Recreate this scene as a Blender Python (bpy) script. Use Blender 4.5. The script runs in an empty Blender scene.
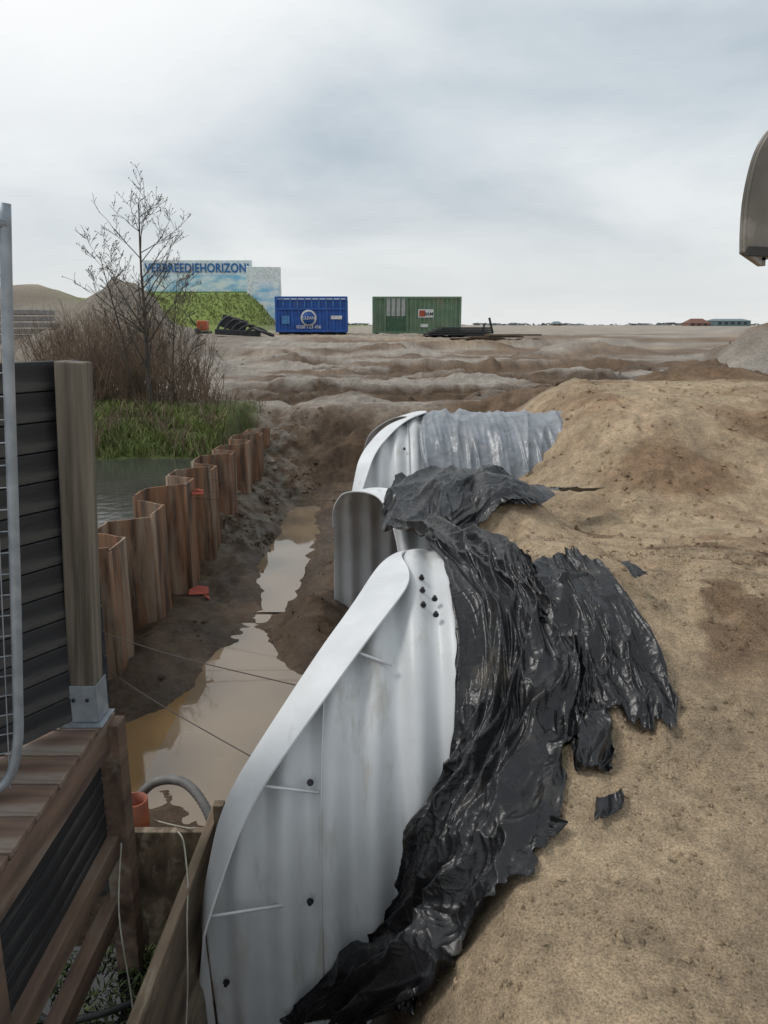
import bpy, math, random
import numpy as np
from mathutils import Vector
random.seed(4); rng=np.random.default_rng(7)
S=bpy.context.scene
COL=S.collection
# ------------------------------------------------------------------ helpers
def sm(a,b,v):
    t=np.clip((v-a)/(b-a),0,1); return t*t*(3-2*t)
_perm=rng.permutation(512); _perm=np.concatenate([_perm,_perm,_perm])
_ga=rng.uniform(0,2*np.pi,512)
def perlin(x,y):
    x=np.asarray(x,float);y=np.asarray(y,float)
    xi=np.floor(x).astype(int);yi=np.floor(y).astype(int)
    xf=x-xi;yf=y-yi
    def g(ix,iy,fx,fy):
        h=_perm[(_perm[ix&511]+iy)&511]; a=_ga[h]
        return np.cos(a)*fx+np.sin(a)*fy
    u=xf**3*(xf*(xf*6-15)+10);v=yf**3*(yf*(yf*6-15)+10)
    a=g(xi,yi,xf,yf);b=g(xi+1,yi,xf-1,yf);c=g(xi,yi+1,xf,yf-1);d=g(xi+1,yi+1,xf-1,yf-1)
    return (a+(b-a)*u)*(1-v)+(c+(d-c)*u)*v
def fbm(x,y,o=4,lac=2.03,gain=.5):
    s=0;a=1;f=1
    for i in range(o):
        s=s+a*perlin(x*f+17.3*i,y*f-9.1*i);a*=gain;f*=lac
    return s
def ridged(x,y,k=2.6): return 1-np.minimum(1,np.abs(perlin(x,y))*k)
def link(o,parent=None):
    COL.objects.link(o)
    if parent: o.parent=parent
    return o
def empty(name):
    e=bpy.data.objects.new(name,None); COL.objects.link(e); return e
def mesh(name,v,f,mat=None,parent=None,smooth=False):
    me=bpy.data.meshes.new(name); me.from_pydata([tuple(map(float,p)) for p in v],[],[tuple(map(int,q)) for q in f]); me.update()
    if smooth: me.polygons.foreach_set('use_smooth',[True]*len(me.polygons))
    o=bpy.data.objects.new(name,me)
    if mat: me.materials.append(mat)
    return link(o,parent)
def gridfaces(n,m,closed=False):
    i=np.arange(n-1)[:,None];mm=m if closed else m-1
    j=np.arange(mm)[None,:];j2=(j+1)%m
    return np.stack([i*m+j,i*m+j2,(i+1)*m+j2,(i+1)*m+j],-1).reshape(-1,4)
def gmesh(name,P,mat,parent=None,closed=False,smooth=True,mask=None):
    n,m,_=P.shape
    F=gridfaces(n,m,closed)
    if mask is not None: F=F[mask.reshape(-1)]
    return mesh(name,P.reshape(-1,3),F,mat,parent,smooth)
def box(name,c,s,mat,parent=None,rot=(0,0,0),bev=.004):
    hx,hy,hz=s[0]/2,s[1]/2,s[2]/2
    v=[(a*hx,b*hy,d*hz) for a in(-1,1) for b in(-1,1) for d in(-1,1)]
    f=[(0,1,3,2),(4,6,7,5),(0,4,5,1),(2,3,7,6),(0,2,6,4),(1,5,7,3)]
    o=mesh(name,v,f,mat,parent); o.location=c;o.rotation_euler=rot
    if bev:
        b=o.modifiers.new('b','BEVEL');b.width=bev;b.segments=2
    return o
def tubegeo(pts,r,k=8):
    pts=[Vector(p) for p in pts]; n=len(pts)
    rs=r if hasattr(r,'__len__') else [r]*n
    V=[];F=[]
    t0=(pts[1]-pts[0]).normalized()
    a=t0.orthogonal().normalized()
    for i,p in enumerate(pts):
        t=(pts[min(i+1,n-1)]-pts[max(i-1,0)]).normalized()
        a=(a-t*a.dot(t)).normalized(); b=t.cross(a)
        for j in range(k):
            an=2*math.pi*j/k
            V.append(p+(a*math.cos(an)+b*math.sin(an))*rs[i])
        if i:
            for j in range(k):
                F.append(((i-1)*k+j,(i-1)*k+(j+1)%k,i*k+(j+1)%k,i*k+j))
    F.append(tuple(range(k-1,-1,-1)));F.append(tuple((n-1)*k+j for j in range(k)))
    return V,F
def smoothpts(pts,n=8):
    pts=[np.array(p,float) for p in pts];out=[]
    for i in range(len(pts)-1):
        p0=pts[max(i-1,0)];p1=pts[i];p2=pts[i+1];p3=pts[min(i+2,len(pts)-1)]
        for k in range(n):
            t=k/n
            out.append(.5*((2*p1)+(-p0+p2)*t+(2*p0-5*p1+4*p2-p3)*t*t+(-p0+3*p1-3*p2+p3)*t**3))
    out.append(pts[-1]);return out
def tube(name,pts,r,mat,parent=None,k=8,sp=0):
    if sp: pts=smoothpts(pts,sp)
    V,F=tubegeo(pts,r,k); return mesh(name,V,F,mat,parent,True)
class Batch:
    def __init__(s): s.V=[];s.F=[]
    def add(s,V,F):
        o=len(s.V); s.V.extend(V); s.F.extend([tuple(i+o for i in f) for f in F])
    def make(s,name,mat,parent=None,smooth=False): return mesh(name,s.V,s.F,mat,parent,smooth)
# ------------------------------------------------------------------ materials
def mat(name,c1,c2=None,rough=.8,scale=5,bump=.2,bs=None,dist=.01,metal=0,stretch=(1,1,1),detail=6,c3=None,s3=1.5,spec=.5,lo=.35,hi=.65,p3=(.52,.62),st3=None):
    m=bpy.data.materials.new(name);m.use_nodes=True;N=m.node_tree.nodes;L=m.node_tree.links
    b=N['Principled BSDF'];b.inputs['Roughness'].default_value=rough;b.inputs['Metallic'].default_value=metal
    b.inputs['Specular IOR Level'].default_value=spec
    tc=N.new('ShaderNodeTexCoord');mp=N.new('ShaderNodeMapping');mp.inputs['Scale'].default_value=stretch
    L.new(tc.outputs['Object'],mp.inputs[0])
    n=N.new('ShaderNodeTexNoise');n.inputs['Scale'].default_value=scale;n.inputs['Detail'].default_value=detail
    L.new(mp.outputs[0],n.inputs[0])
    r=N.new('ShaderNodeValToRGB');r.color_ramp.elements[0].position=lo;r.color_ramp.elements[1].position=hi
    c2=c2 or tuple(x*.7 for x in c1)
    r.color_ramp.elements[0].color=(*c2,1);r.color_ramp.elements[1].color=(*c1,1)
    L.new(n.outputs[0],r.inputs[0]);out=r.outputs[0]
    if c3:
        src=mp.outputs[0]
        if st3 is not None:
            mq=N.new('ShaderNodeMapping');mq.inputs['Scale'].default_value=st3;L.new(tc.outputs['Object'],mq.inputs[0]);src=mq.outputs[0]
        n3=N.new('ShaderNodeTexNoise');n3.inputs['Scale'].default_value=s3;n3.inputs['Detail'].default_value=8
        n3.inputs['Roughness'].default_value=.65
        L.new(src,n3.inputs[0])
        r3=N.new('ShaderNodeValToRGB');r3.color_ramp.elements[0].position=p3[0];r3.color_ramp.elements[1].position=p3[1]
        L.new(n3.outputs[0],r3.inputs[0])
        mx=N.new('ShaderNodeMix');mx.data_type='RGBA';mx.inputs[7].default_value=(*c3,1)
        L.new(r3.outputs[0],mx.inputs[0]);L.new(out,mx.inputs[6]);out=mx.outputs[2]
    L.new(out,b.inputs['Base Color'])
    if bump:
        n2=N.new('ShaderNodeTexNoise');n2.inputs['Scale'].default_value=bs or scale*4;n2.inputs['Detail'].default_value=5
        L.new(mp.outputs[0],n2.inputs[0])
        bp=N.new('ShaderNodeBump');bp.inputs['Strength'].default_value=bump;bp.inputs['Distance'].default_value=dist
        L.new(n2.outputs[0],bp.inputs['Height']);L.new(bp.outputs[0],b.inputs['Normal'])
    return m
def film(name,c1,c2,rough,dust,p3,creases=14,dist=.02,strength=.5):
    m=mat(name,c1,c2,rough,6,0,c3=dust,s3=2.6,p3=p3,spec=.5)
    N=m.node_tree.nodes;L=m.node_tree.links;b=N['Principled BSDF']
    tc=N.new('ShaderNodeTexCoord');prev=None
    for sc_,dd in ((creases,dist),(creases*2.3,dist*.3)):
        n=N.new('ShaderNodeTexNoise');n.inputs['Scale'].default_value=sc_;n.inputs['Detail'].default_value=1;n.inputs['Distortion'].default_value=.8
        L.new(tc.outputs['Object'],n.inputs[0])
        s=N.new('ShaderNodeMath');s.operation='SUBTRACT';s.inputs[1].default_value=.5;L.new(n.outputs[0],s.inputs[0])
        a=N.new('ShaderNodeMath');a.operation='ABSOLUTE';L.new(s.outputs[0],a.inputs[0])
        bp=N.new('ShaderNodeBump');bp.invert=True;bp.inputs['Strength'].default_value=strength;bp.inputs['Distance'].default_value=dd*4
        L.new(a.outputs[0],bp.inputs['Height'])
        if prev: L.new(prev.outputs[0],bp.inputs['Normal'])
        prev=bp
    L.new(prev.outputs[0],b.inputs['Normal'])
    return m
M_steel=mat('white_coated_steel',(.62,.63,.635),(.53,.54,.545),.42,3,.05,c3=(.42,.39,.34),s3=3,p3=(.56,.74),st3=(2.5,1,.45))
M_flange=mat('flange_steel',(.74,.75,.76),(.62,.63,.635),.45,4,.05,c3=(.45,.41,.36),s3=4,p3=(.60,.76))
M_bolt=mat('bolt_steel',(.05,.05,.055),rough=.5,metal=.6)
M_tarp=film('black_plastic_film',(.013,.013,.015),(.008,.008,.009),.36,(.12,.10,.075),(.58,.86),creases=11,dist=.012,strength=.32)
M_gray=film('gray_plastic_film',(.25,.27,.295),(.16,.175,.195),.36,(.29,.285,.28),(.55,.75),creases=5,dist=.02,strength=.3)
M_rust=mat('rusty_sheet_pile',(.26,.13,.07),(.075,.045,.032),.85,5,.6,bs=40,dist=.006,stretch=(1.6,1.6,.22),c3=(.34,.27,.20),s3=3,p3=(.48,.68),lo=.38,hi=.6)
M_wood=mat('weathered_wood',(.20,.165,.125),(.08,.066,.05),.85,7,.5,bs=30,dist=.005,stretch=(4,4,.2))
M_deck=mat('deck_boards',(.21,.135,.10),(.10,.063,.046),.7,5,.3,bs=25,dist=.003,stretch=(.4,3,3),c3=(.28,.23,.19),s3=2)
M_beam=mat('deck_beam',(.19,.12,.085),(.085,.055,.04),.8,5,.4,bs=25,dist=.004,stretch=(3,.4,3),c3=(.22,.18,.14),s3=1.5)
M_blk=mat('black_plank',(.026,.027,.03),(.014,.014,.016),.6,5,.3,bs=30,dist=.003,stretch=(.4,.4,4),c3=(.06,.058,.055),s3=3)
M_galv=mat('galvanised_steel',(.36,.39,.42),(.24,.27,.30),.5,12,.1,metal=.4)
M_plank=mat('muddy_plank',(.22,.16,.105),(.07,.05,.035),.85,4,.4,bs=22,dist=.005,stretch=(3,.5,2),c3=(.32,.26,.19),s3=3)
M_hose=mat('grey_hose',(.20,.19,.18),(.12,.115,.11),.6,10)
M_blackhose=mat('black_hose',(.03,.03,.03),rough=.5)
M_orange=mat('orange_pvc',(.42,.12,.05),(.28,.08,.04),.5,6)
M_rope=mat('rope',(.45,.42,.35),rough=.9,scale=20)
M_bucket=mat('bucket_steel',(.21,.185,.155),(.13,.115,.095),.5,4,.3,bs=14,dist=.006,metal=.2,c3=(.30,.27,.23),s3=3)
M_lip=mat('worn_steel',(.06,.055,.05),rough=.5,metal=.4)
M_bark=mat('bark',(.10,.08,.065),(.055,.045,.038),.9,20)
M_reed=mat('dry_brush',(.22,.155,.10),(.11,.075,.05),.9,2)
M_grass=mat('grass_blades',(.18,.23,.055),(.12,.145,.04),.7,1.5,c3=(.28,.22,.12),s3=3,p3=(.50,.70))
M_grassdark=mat('water_weeds',(.10,.13,.04),(.03,.05,.015),.8,6)
def watermat(name,c,rough=.04,bs=6,bump=.06):
    return mat(name,c,tuple(x*.8 for x in c),rough,1.2,bump,bs=bs,dist=.02,spec=.6)
M_canal=watermat('canal_water',(.06,.065,.055),.05,7,.30)
M_puddle=watermat('puddle_water',(.24,.18,.12),.03,3,.03)
M_puddle2=watermat('muddy_puddle_water',(.26,.16,.075),.06,3,.03)
M_ditch=watermat('ditch_water',(.012,.014,.012),.04,6,.08)
# ------------------------------------------------------------------ terrain
EYE=2.0
_r=random.Random(12)
PRINTS=[]
for i in range(26):      # boot prints and shovel marks in the loose sand
    px,py=_r.uniform(.75,2.6),_r.uniform(1.9,6.2);an=_r.uniform(0,3.14)
    PRINTS.append((px,py,math.cos(an),math.sin(an),_r.uniform(.10,.17),_r.uniform(.05,.09),_r.uniform(.02,.045)))
def cutmask(x,y,wob=0):
    return sm(16.0,17.2,y+.8*wob)*(1-sm(26,32,y))*sm(-4.5,-2.5,x+.4*wob)*(1-sm(8,13,x))
def cutq(x,y):
    wx=.45*fbm(x*.22,y*.4+9,3)
    return fbm(x*.085+2+wx*.3,y*.36+wx,4)
def T(x,y):
    x=np.asarray(x,float);y=np.asarray(y,float)
    wob=fbm(x*.5,y*.5,3)
    far=np.interp(y,[0,16,25,38,48,1e5],[.35,.45,.62,1.0,1.4,1.4])
    top=np.interp(y,[0,2,3,4.2,5.2,6.9,8,9,12,16],[.08,.10,.24,.42,.34,.20,.12,.2,.38,.45])
    top=top+(.36-.22*sm(1.0,1.7,x))*np.exp(-((y-4.3)/.85)**2)*sm(.3,.75,x)*(1-sm(1.9,3.4,x))
    top=top+.10*np.exp(-(((x-2.3)/.5)**2+((y-5.1)/.5)**2))
    top=top+.48*np.exp(-((y-6.6)/.75)**2)*sm(.4,.9,x)*(1-sm(.95,1.8,x))
    mound=.94*sm(1.0,2.9,x+.25*wob)*sm(6.9,9.0,y+.35*wob-.12*np.clip(x-3,0,4))*(1-sm(10.5,14.5,y))
    top=top+mound
    hi=np.where(y<12,top,top*(1-sm(12,16,y))+far*sm(12,16,y))
    x0=np.interp(y,[0,1,2.1,2.9,3.5,7,8.5,11,12,14,15],[.35,.4,.5,.75,.9,.72,.7,.9,2.2,3.8,4.4])+.12*wob*sm(7,10,y)
    w=np.interp(y,[0,8,12,15],[1.1,1.1,1.0,2.0])
    inx=1-sm(x0-w,x0,x)
    ybk=16.0+.7*wob-.25*np.clip(x,-3,4)
    back=sm(ybk-3.0,ybk,y+.6*fbm(x*1.3,y*1.3,3))
    inpit=inx*(1-back)
    floor=-1.0+.035*fbm(x*1.1,y*1.1,3)+0*x
    floor=floor+.42*(1-sm(-2.35,-1.5,x+.3*wob))*sm(9,11,y)+.30*sm(12.6,14,y)
    floor=floor+.16*np.exp(-(((x+.45)/.3)**2+((y-8.9)/.8)**2))+.26*np.exp(-(((x+.72)/.28)**2+((y-7.3)/.8)**2))+.16*np.exp(-(((x+2.05)/.35)**2+((y-6.8)/.9)**2))
    floor=floor+.20*np.exp(-(((x+1.1)/.6)**2+((y-3.85)/.2)**2))
    ex=x+1.05+.11*(y-5.2)
    pd=np.exp(-((ex/.72)**2+((y-5.6)/1.7)**2)**1.5)
    cx_=x+1.30+.02*(y-10.5)+.22*perlin(y*.55,y*0+3)
    pd2=np.exp(-((cx_/.30)**2+((y-10.4)/2.6)**4)**1.3)
    pd3=np.exp(-(((x+1.95)/.42)**2+((y-5.0)/.6)**2)**1.5)
    floor=floor-.14*pd-.13*pd2-.12*pd3
    floor=floor-.45*(1-sm(3.4,3.7,y))
    z=hi*(1-inpit)+floor*inpit
    dm=(1-sm(-.95,-.8,x))*(1-sm(3.3,3.45,y)); z=z*(1-dm)+(-1.3)*dm
    bank=np.interp(y,[0,11.4,12.6,14,16],[-.55,-.5,.05,.35,.45])+.06*wob
    bank=np.where(y>16,far,bank)
    lm=(1-sm(-2.84,-2.70,x))*sm(3.3,3.45,y)*(1-sm(15.5,17,y)); z=z*(1-lm)+bank*lm
    cut=cutmask(x,y,wob)
    q=cutq(x,y)
    z=z-cut*(.28*sm(-.12,.06,q)+.14*sm(.14,.26,q))+cut*.16*sm(.10,.35,fbm(x*.2+8,y*.5+3,4))
    z=z+cut*.06*fbm(x*1.2,y*1.2+50,5)
    q2=fbm(x*.07+5,y*.16,4)
    z=z-.30*sm(-.05,.05,q2)*sm(27,31,y)*(1-sm(40,46,y))
    def heap(cx,cy,r,h,p=1.0,ry=None):
        d=np.sqrt(((x-cx)/r)**2+((y-cy)/(ry or r))**2)+.20*fbm(x*3/r,y*3/r,5)
        return h*np.clip(1-d,0,1)**p
    z=z+heap(-9.4,30,3.4,2.55,.9)+heap(-11.5,31.5,3.4,1.8,.9)+heap(-14,34,3,1.2)
    z=z+heap(-26,62,11,2.8,.7)+heap(-36,66,12,3.0,.7)+heap(-21,52,4,1.4)
    z=z+heap(12.2,25,2.6,1.5)+heap(14.5,27,2.6,1.2)+heap(27,60,4,.6)+heap(9,34,3,.5)+heap(1,36,3,.35)+heap(-5.5,24,1.5,.5)
    z=z+heap(2.5,22,1.6,.3)+heap(5.5,20.5,1.6,.3)+heap(-3.2,28,2,.4)+heap(8,27,2,.4)
    z=z+heap(4.9,12.6,1.5,.62)+heap(6.3,13.4,1.5,.55)+heap(2.9,14.6,1.6,.5)+heap(-.6,17.2,1.2,.3)+heap(7.6,15.5,1.8,.5)+heap(1.9,13.6,.9,.4)
    bx=sm(-27,-22,x)*(1-sm(-12.5,-8.8,x)); by=sm(64,74,y)*(1-sm(84,94,y))
    z=z+3.5*bx*by
    rough=np.where(y<11,.022,.03)+.06*sm(14,20,y)
    mud=inpit*(y<17)
    z=z+rough*fbm(x*1.7,y*1.7,5)*(1-.7*bx*by)*(1-.6*mud)+.10*sm(18,40,y)*fbm(x*.15,y*.3,3)
    z=z+mud*.05*(ridged(x*2.1,y*2.1)**2+ .7*fbm(x*6,y*6,3))*(1-pd)*(1-pd2)
    z=z+.05*fbm(x*3.5,y*3.5,4)*sm(.4,.9,x)*(y<12)*(.4+sm(-.1,.4,fbm(x*.9+5,y*.9,2)))
    z=z+.024*fbm(x*10,y*10,3)*sm(.0,.4,x)*(y<8)*sm(-.3,.2,fbm(x*1.4+15,y*1.4,2))
    z=z-.05*sm(.25,.5,fbm(x*2.3+40,y*2.0,2))*sm(1.0,1.5,x)*(y<10)
    if np.min(y)<7 and (np.max(x)>.5):
        for (px,py,c_,s_,la,lb,dp) in PRINTS:
            dx=x-px;dy=y-py
            r2=((dx*c_+dy*s_)/la)**2+((-dx*s_+dy*c_)/lb)**2
            z=z-dp*np.exp(-r2**1.6)+dp*.45*np.exp(-((np.sqrt(r2)-1.45)/.35)**2)
    return z
def soil(x,y,z):
    n=x.shape
    wob=fbm(x*.9+3,y*.9,4); fine=fbm(x*4,y*4,3); big=fbm(x*.5,y*.5,3)
    tan=np.array([.50,.372,.243]);mud=np.array([.125,.083,.052]);grey=np.array([.33,.29,.245]);brown=np.array([.165,.102,.058]);green=np.array([.10,.12,.035]);rub=np.array([.27,.24,.20])
    def mix(c,t,m): m=np.clip(m,0,1)[...,None];return c*(1-m)+t*m
    c=np.broadcast_to(grey,n+(3,)).copy()
    c=mix(c,brown*1.05,.8*sm(-.1,.2,fbm(x*.09,y*.32,4))*sm(14,16,y)*(1-sm(42,60,y))*sm(-6,-3,x))
    c=mix(c,tan*.75,.6*sm(.0,.3,fbm(x*.06+8,y*.12+4,4))*sm(30,40,y))
    c=mix(c,tan,(sm(.2,.5,x)*(1-sm(10.5,12.5,y+wob))))
    c=mix(c,brown*1.75,.8*sm(-.15,.22,fbm(x*.7+9,y*1.1,4))*sm(1.6,2.8,x)*sm(4,5.5,y)*(1-sm(12,14,y)))
    c=mix(c,brown*1.2,.8*sm(.05,.25,fbm(x*1.4+2,y*1.4+7,4))*sm(1.2,1.7,x)*(y<6.5))
    c=mix(c,tan*1.1,.5*sm(.1,.3,fbm(x*1.1+22,y*1.1+7,4))*sm(.5,.8,x)*(y<7))
    c=mix(c,brown,.9*sm(10.6,12.0,y+wob)*(1-sm(15,17.5,y+wob))*sm(.4,1.5,x))
    q=cutq(x,y);cut=cutmask(x,y,big)
    c=mix(c,brown*.80,cut*sm(-.14,.04,q+.14*fine)*.88)
    c=mix(c,brown*.5,cut*.8*np.exp(-((q+.02+.05*fine)/.06)**2)); c=mix(c,brown*.55,cut*.8*np.exp(-((q-.20)/.05)**2))
    q2=fbm(x*.07+5,y*.16,4);c=mix(c,brown*.7,.85*np.exp(-((q2)/.06)**2)*sm(27,31,y)*(1-sm(40,46,y)))
    inp=(1-sm(.25,.6,x-.3*(y>11)))*(1-sm(14.5,16,y+.5*wob))*sm(-2.9,-2.7,x)
    c=mix(c,mud,inp*(1-sm(-.15,.25,z+.2*wob)))
    c=mix(c,brown*1.0,inp*sm(-.3,.1,z+.2*wob))
    c=mix(c,mud*.55,inp*.7*sm(-.05,.25,fbm(x*1.5,y*1.1+30,4)))
    c=mix(c,rub,.65*(1-sm(-2.0,-1.2,x+.4*wob))*sm(9,10.5,y)*(1-sm(16,18,y))*sm(-.2,.15,fine))
    c=mix(c,tan*.95,sm(-.5,-.1,z)*sm(-.4,.0,x)*(1-sm(3.2,3.6,y)))
    g=(1-sm(-2.7,-2.5,x+.3*wob))*sm(11.3,12,y)*(1-sm(15.5,17,y+wob)); c=mix(c,green,g)
    bx=sm(-27,-22,x)*(1-sm(-11,-8.4,x))*sm(58,63,y); c=mix(c,np.array([.20,.26,.06]),bx*.95)
    c=mix(c,green*1.3,.5*sm(.1,.3,fbm(x*.2,y*.2,3))*(1-sm(-7,-5.5,x))*sm(16,18,y)*(1-sm(26,30,y)))
    c=mix(c,np.array([.22,.185,.15]),(1-sm(-8,-6,x))*sm(24,27,y)*(1-sm(60,64,y))*.8)
    c=c*(1+.30*fine[...,None])*(1+.28*wob[...,None])
    wet=np.clip(inp*(1-sm(-.97,-.7,z)),0,1)
    return np.clip(c,0.01,1),wet
def geo(a,b,n): return a+np.geomspace(.06,b-a,n)
xs=np.concatenate([-(geo(6,700,85)[::-1]),np.arange(-6,.3,.045),np.arange(.3,3,.03),np.arange(3,7,.045),geo(7,700,85)])
ys=np.concatenate([[-6,-3,-1,0,.6,1.0],np.arange(1.2,8,.032),np.arange(8,16,.06),geo(16,1600,270)])
X,Y=np.meshgrid(xs,ys)
Z=T(X,Y)
P=np.stack([X,Y,Z],-1)
M_ground=bpy.data.materials.new('earth');M_ground.use_nodes=True
N=M_ground.node_tree.nodes;L=M_ground.node_tree.links;b=N['Principled BSDF']
at=N.new('ShaderNodeAttribute');at.attribute_name='Soil'
tc=N.new('ShaderNodeTexCoord')
n1=N.new('ShaderNodeTexNoise');n1.inputs['Scale'].default_value=11;n1.inputs['Detail'].default_value=8;n1.inputs['Roughness'].default_value=.72
n2=N.new('ShaderNodeTexNoise');n2.inputs['Scale'].default_value=110;n2.inputs['Detail'].default_value=3;n2.inputs['Roughness'].default_value=.8
L.new(tc.outputs['Object'],n1.inputs[0]);L.new(tc.outputs['Object'],n2.inputs[0])
mr=N.new('ShaderNodeMapRange');mr.inputs[1].default_value=.3;mr.inputs[2].default_value=.7;mr.inputs[3].default_value=.66;mr.inputs[4].default_value=1.34;L.new(n1.outputs[0],mr.inputs[0])
mr2=N.new('ShaderNodeMapRange');mr2.inputs[1].default_value=.3;mr2.inputs[2].default_value=.7;mr2.inputs[3].default_value=.52;mr2.inputs[4].default_value=1.48;L.new(n2.outputs[0],mr2.inputs[0])
mu=N.new('ShaderNodeMath');mu.operation='MULTIPLY';L.new(mr.outputs[0],mu.inputs[0]);L.new(mr2.outputs[0],mu.inputs[1])
vm=N.new('ShaderNodeVectorMath');vm.operation='SCALE';L.new(at.outputs['Color'],vm.inputs[0]);L.new(mu.outputs[0],vm.inputs['Scale'])
L.new(vm.outputs[0],b.inputs['Base Color'])
rr=N.new('ShaderNodeMapRange');rr.inputs[3].default_value=.92;rr.inputs[4].default_value=.32;L.new(at.outputs['Alpha'],rr.inputs[0]);L.new(rr.outputs[0],b.inputs['Roughness'])
bp=N.new('ShaderNodeBump');bp.inputs['Strength'].default_value=.9;bp.inputs['Distance'].default_value=.07;L.new(n1.outputs[0],bp.inputs['Height'])
bp2=N.new('ShaderNodeBump');bp2.inputs['Strength'].default_value=.8;bp2.inputs['Distance'].default_value=.010;L.new(n2.outputs[0],bp2.inputs['Height']);L.new(bp.outputs[0],bp2.inputs['Normal'])
L.new(bp2.outputs[0],b.inputs['Normal']);b.inputs['Specular IOR Level'].default_value=.35
g=gmesh('ground',P,M_ground)
C,W=soil(X,Y,Z)
ca=g.data.color_attributes.new('Soil','FLOAT_COLOR','POINT')
ca.data.foreach_set('color',np.concatenate([C.reshape(-1,3),W.reshape(-1,1)],1).astype('f').ravel())
def scatter(name,n,xr,yr,sr,keep=None,dark=.95):
    px=rng.uniform(*xr,n);py=rng.uniform(yr[0],yr[1],n)
    k=fbm(px*1.3,py*1.3,3)>-.1
    if keep is not None: k=k&keep(px,py)
    px=px[k];py=py[k]
    pz=T(px,py);cc,_=soil(px,py,pz)
    n=len(px);s=sr[0]*(sr[1]/sr[0])**(rng.random(n)**3.2)
    base=np.array([(1,0,0),(-1,0,0),(0,1,0),(0,-1,0),(0,0,1),(0,0,-1)],float)
    fc=np.array([(0,2,4),(2,1,4),(1,3,4),(3,0,4),(2,0,5),(1,2,5),(3,1,5),(0,3,5)])
    VV=base[None]*(1+rng.uniform(-.35,.35,(n,6,1)))*s[:,None,None]*rng.uniform(.6,1.2,(n,1,3))
    VV+=rng.uniform(-.25,.25,(n,6,3))*s[:,None,None]
    VV+=np.stack([px,py,pz+s*.12],-1)[:,None]
    FF=(fc[None]+np.arange(n)[:,None,None]*6).reshape(-1,3)
    o=mesh(name,VV.reshape(-1,3),FF,M_ground)
    tint=rng.uniform(.75,1.35,(n,1))*dark
    c4=np.concatenate([cc*tint,np.zeros((n,1))],1)
    a=o.data.color_attributes.new('Soil','FLOAT_COLOR','POINT');a.data.foreach_set('color',np.repeat(c4,6,0).astype('f').ravel())
    return o
scatter('gravel',15000,(.1,3.0),(1.5,5.5),(.002,.017))
scatter('gravel',6000,(.6,6),(4.5,10.5),(.004,.034))
scatter('gravel',3000,(-2.3,.5),(4.6,15),(.005,.035),lambda a,b_:T(a,b_)>-.95)
scatter('rubble',900,(-2.3,-1.2),(9,15.5),(.015,.085),None,1.15)
scatter('rubble',1300,(-9,14),(15,34),(.01,.07),None,.9)
# ------------------------------------------------------------------ sheet piles + canal
def wallx(y): return -2.45+(y-6.5)*.018
path=[];y=4.3;st=0
per=[(.38,0,0),(.20,0,1),(.38,1,1),(.20,1,0)]
while y<14.6:
    dl,a,b_=per[st%4];path.append((wallx(y)-.16+.36*a,y));y+=dl;st+=1
pile=empty('sheet_pile_wall')
for i in range(0,len(path)-2,2):
    seg=path[i:i+3]; hgt=.24+random.uniform(-.05,.05)-(.0 if seg[0][1]<13 else .12)
    dense=[]
    for a,b_ in zip(seg[:-1],seg[1:]):
        for t in np.linspace(0,1,5)[:-1]: dense.append((a[0]+(b_[0]-a[0])*t,a[1]+(b_[1]-a[1])*t))
    dense.append(seg[2])
    rows=np.linspace(-1.4,hgt,14)
    P=np.array([[(p[0],p[1]+.0,z) for p in dense] for z in rows])
    P[...,0]+=.006*fbm(P[...,1]*3,P[...,2]*3,2)
    P[-1,:,2]+=.015*perlin(P[-1,:,1]*9,P[-1,:,0]*9)
    o=gmesh('pile',P,M_rust,pile,smooth=False)
    s=o.modifiers.new('s','SOLIDIFY');s.thickness=.018;s.offset=0
    tube('interlock',[(seg[0][0],seg[0][1],-1.4),(seg[0][0],seg[0][1],hgt-.01)],.026,M_rust,pile,6)
V=[];F=[]
for p in path: V+= [(p[0],p[1],-.1),(-60,p[1],-.1)]
for i in range(len(path)-1): F.append((2*i,2*i+1,2*i+3,2*i+2))
mesh('canal_water',V,F,M_canal)
def sheet(name,x0,x1,y0,y1,z,m):
    return mesh(name,[(x0,y0,z),(x1,y0,z),(x1,y1,z),(x0,y1,z)],[(0,1,2,3)],m)
sheet('puddle_water',-1.66,-.1,3.75,7.8,-1.040,M_puddle)
sheet('muddy_puddle_water',-2.3,-1.66,3.75,6.2,-1.040,M_puddle2)
sheet('puddle_water',-1.9,-.5,7.85,13,-1.033,M_puddle)
sheet('ditch_water',-3,-.9,.5,3.28,-1.08,M_ditch)
B=Batch()
for i in range(3000):
    x=random.uniform(-1.75,-.92);yy=random.uniform(1.9,3.25)
    if perlin(x*3+4,yy*3)<-.12: continue
    s=random.uniform(.006,.022);a=random.uniform(0,6.28);h=random.uniform(0,.06)
    p=Vector((x,yy,-1.075));d=Vector((math.cos(a),math.sin(a),0));q=Vector((-d.y,d.x,0))
    B.add([p-d*s,p+q*s*.4+Vector((0,0,h*.5)),p+d*s*1.5+Vector((0,0,h)),p-q*s*.4+Vector((0,0,h*.5))],[(0,1,2,3)])
B.make('water_plants',M_grassdark)
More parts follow.
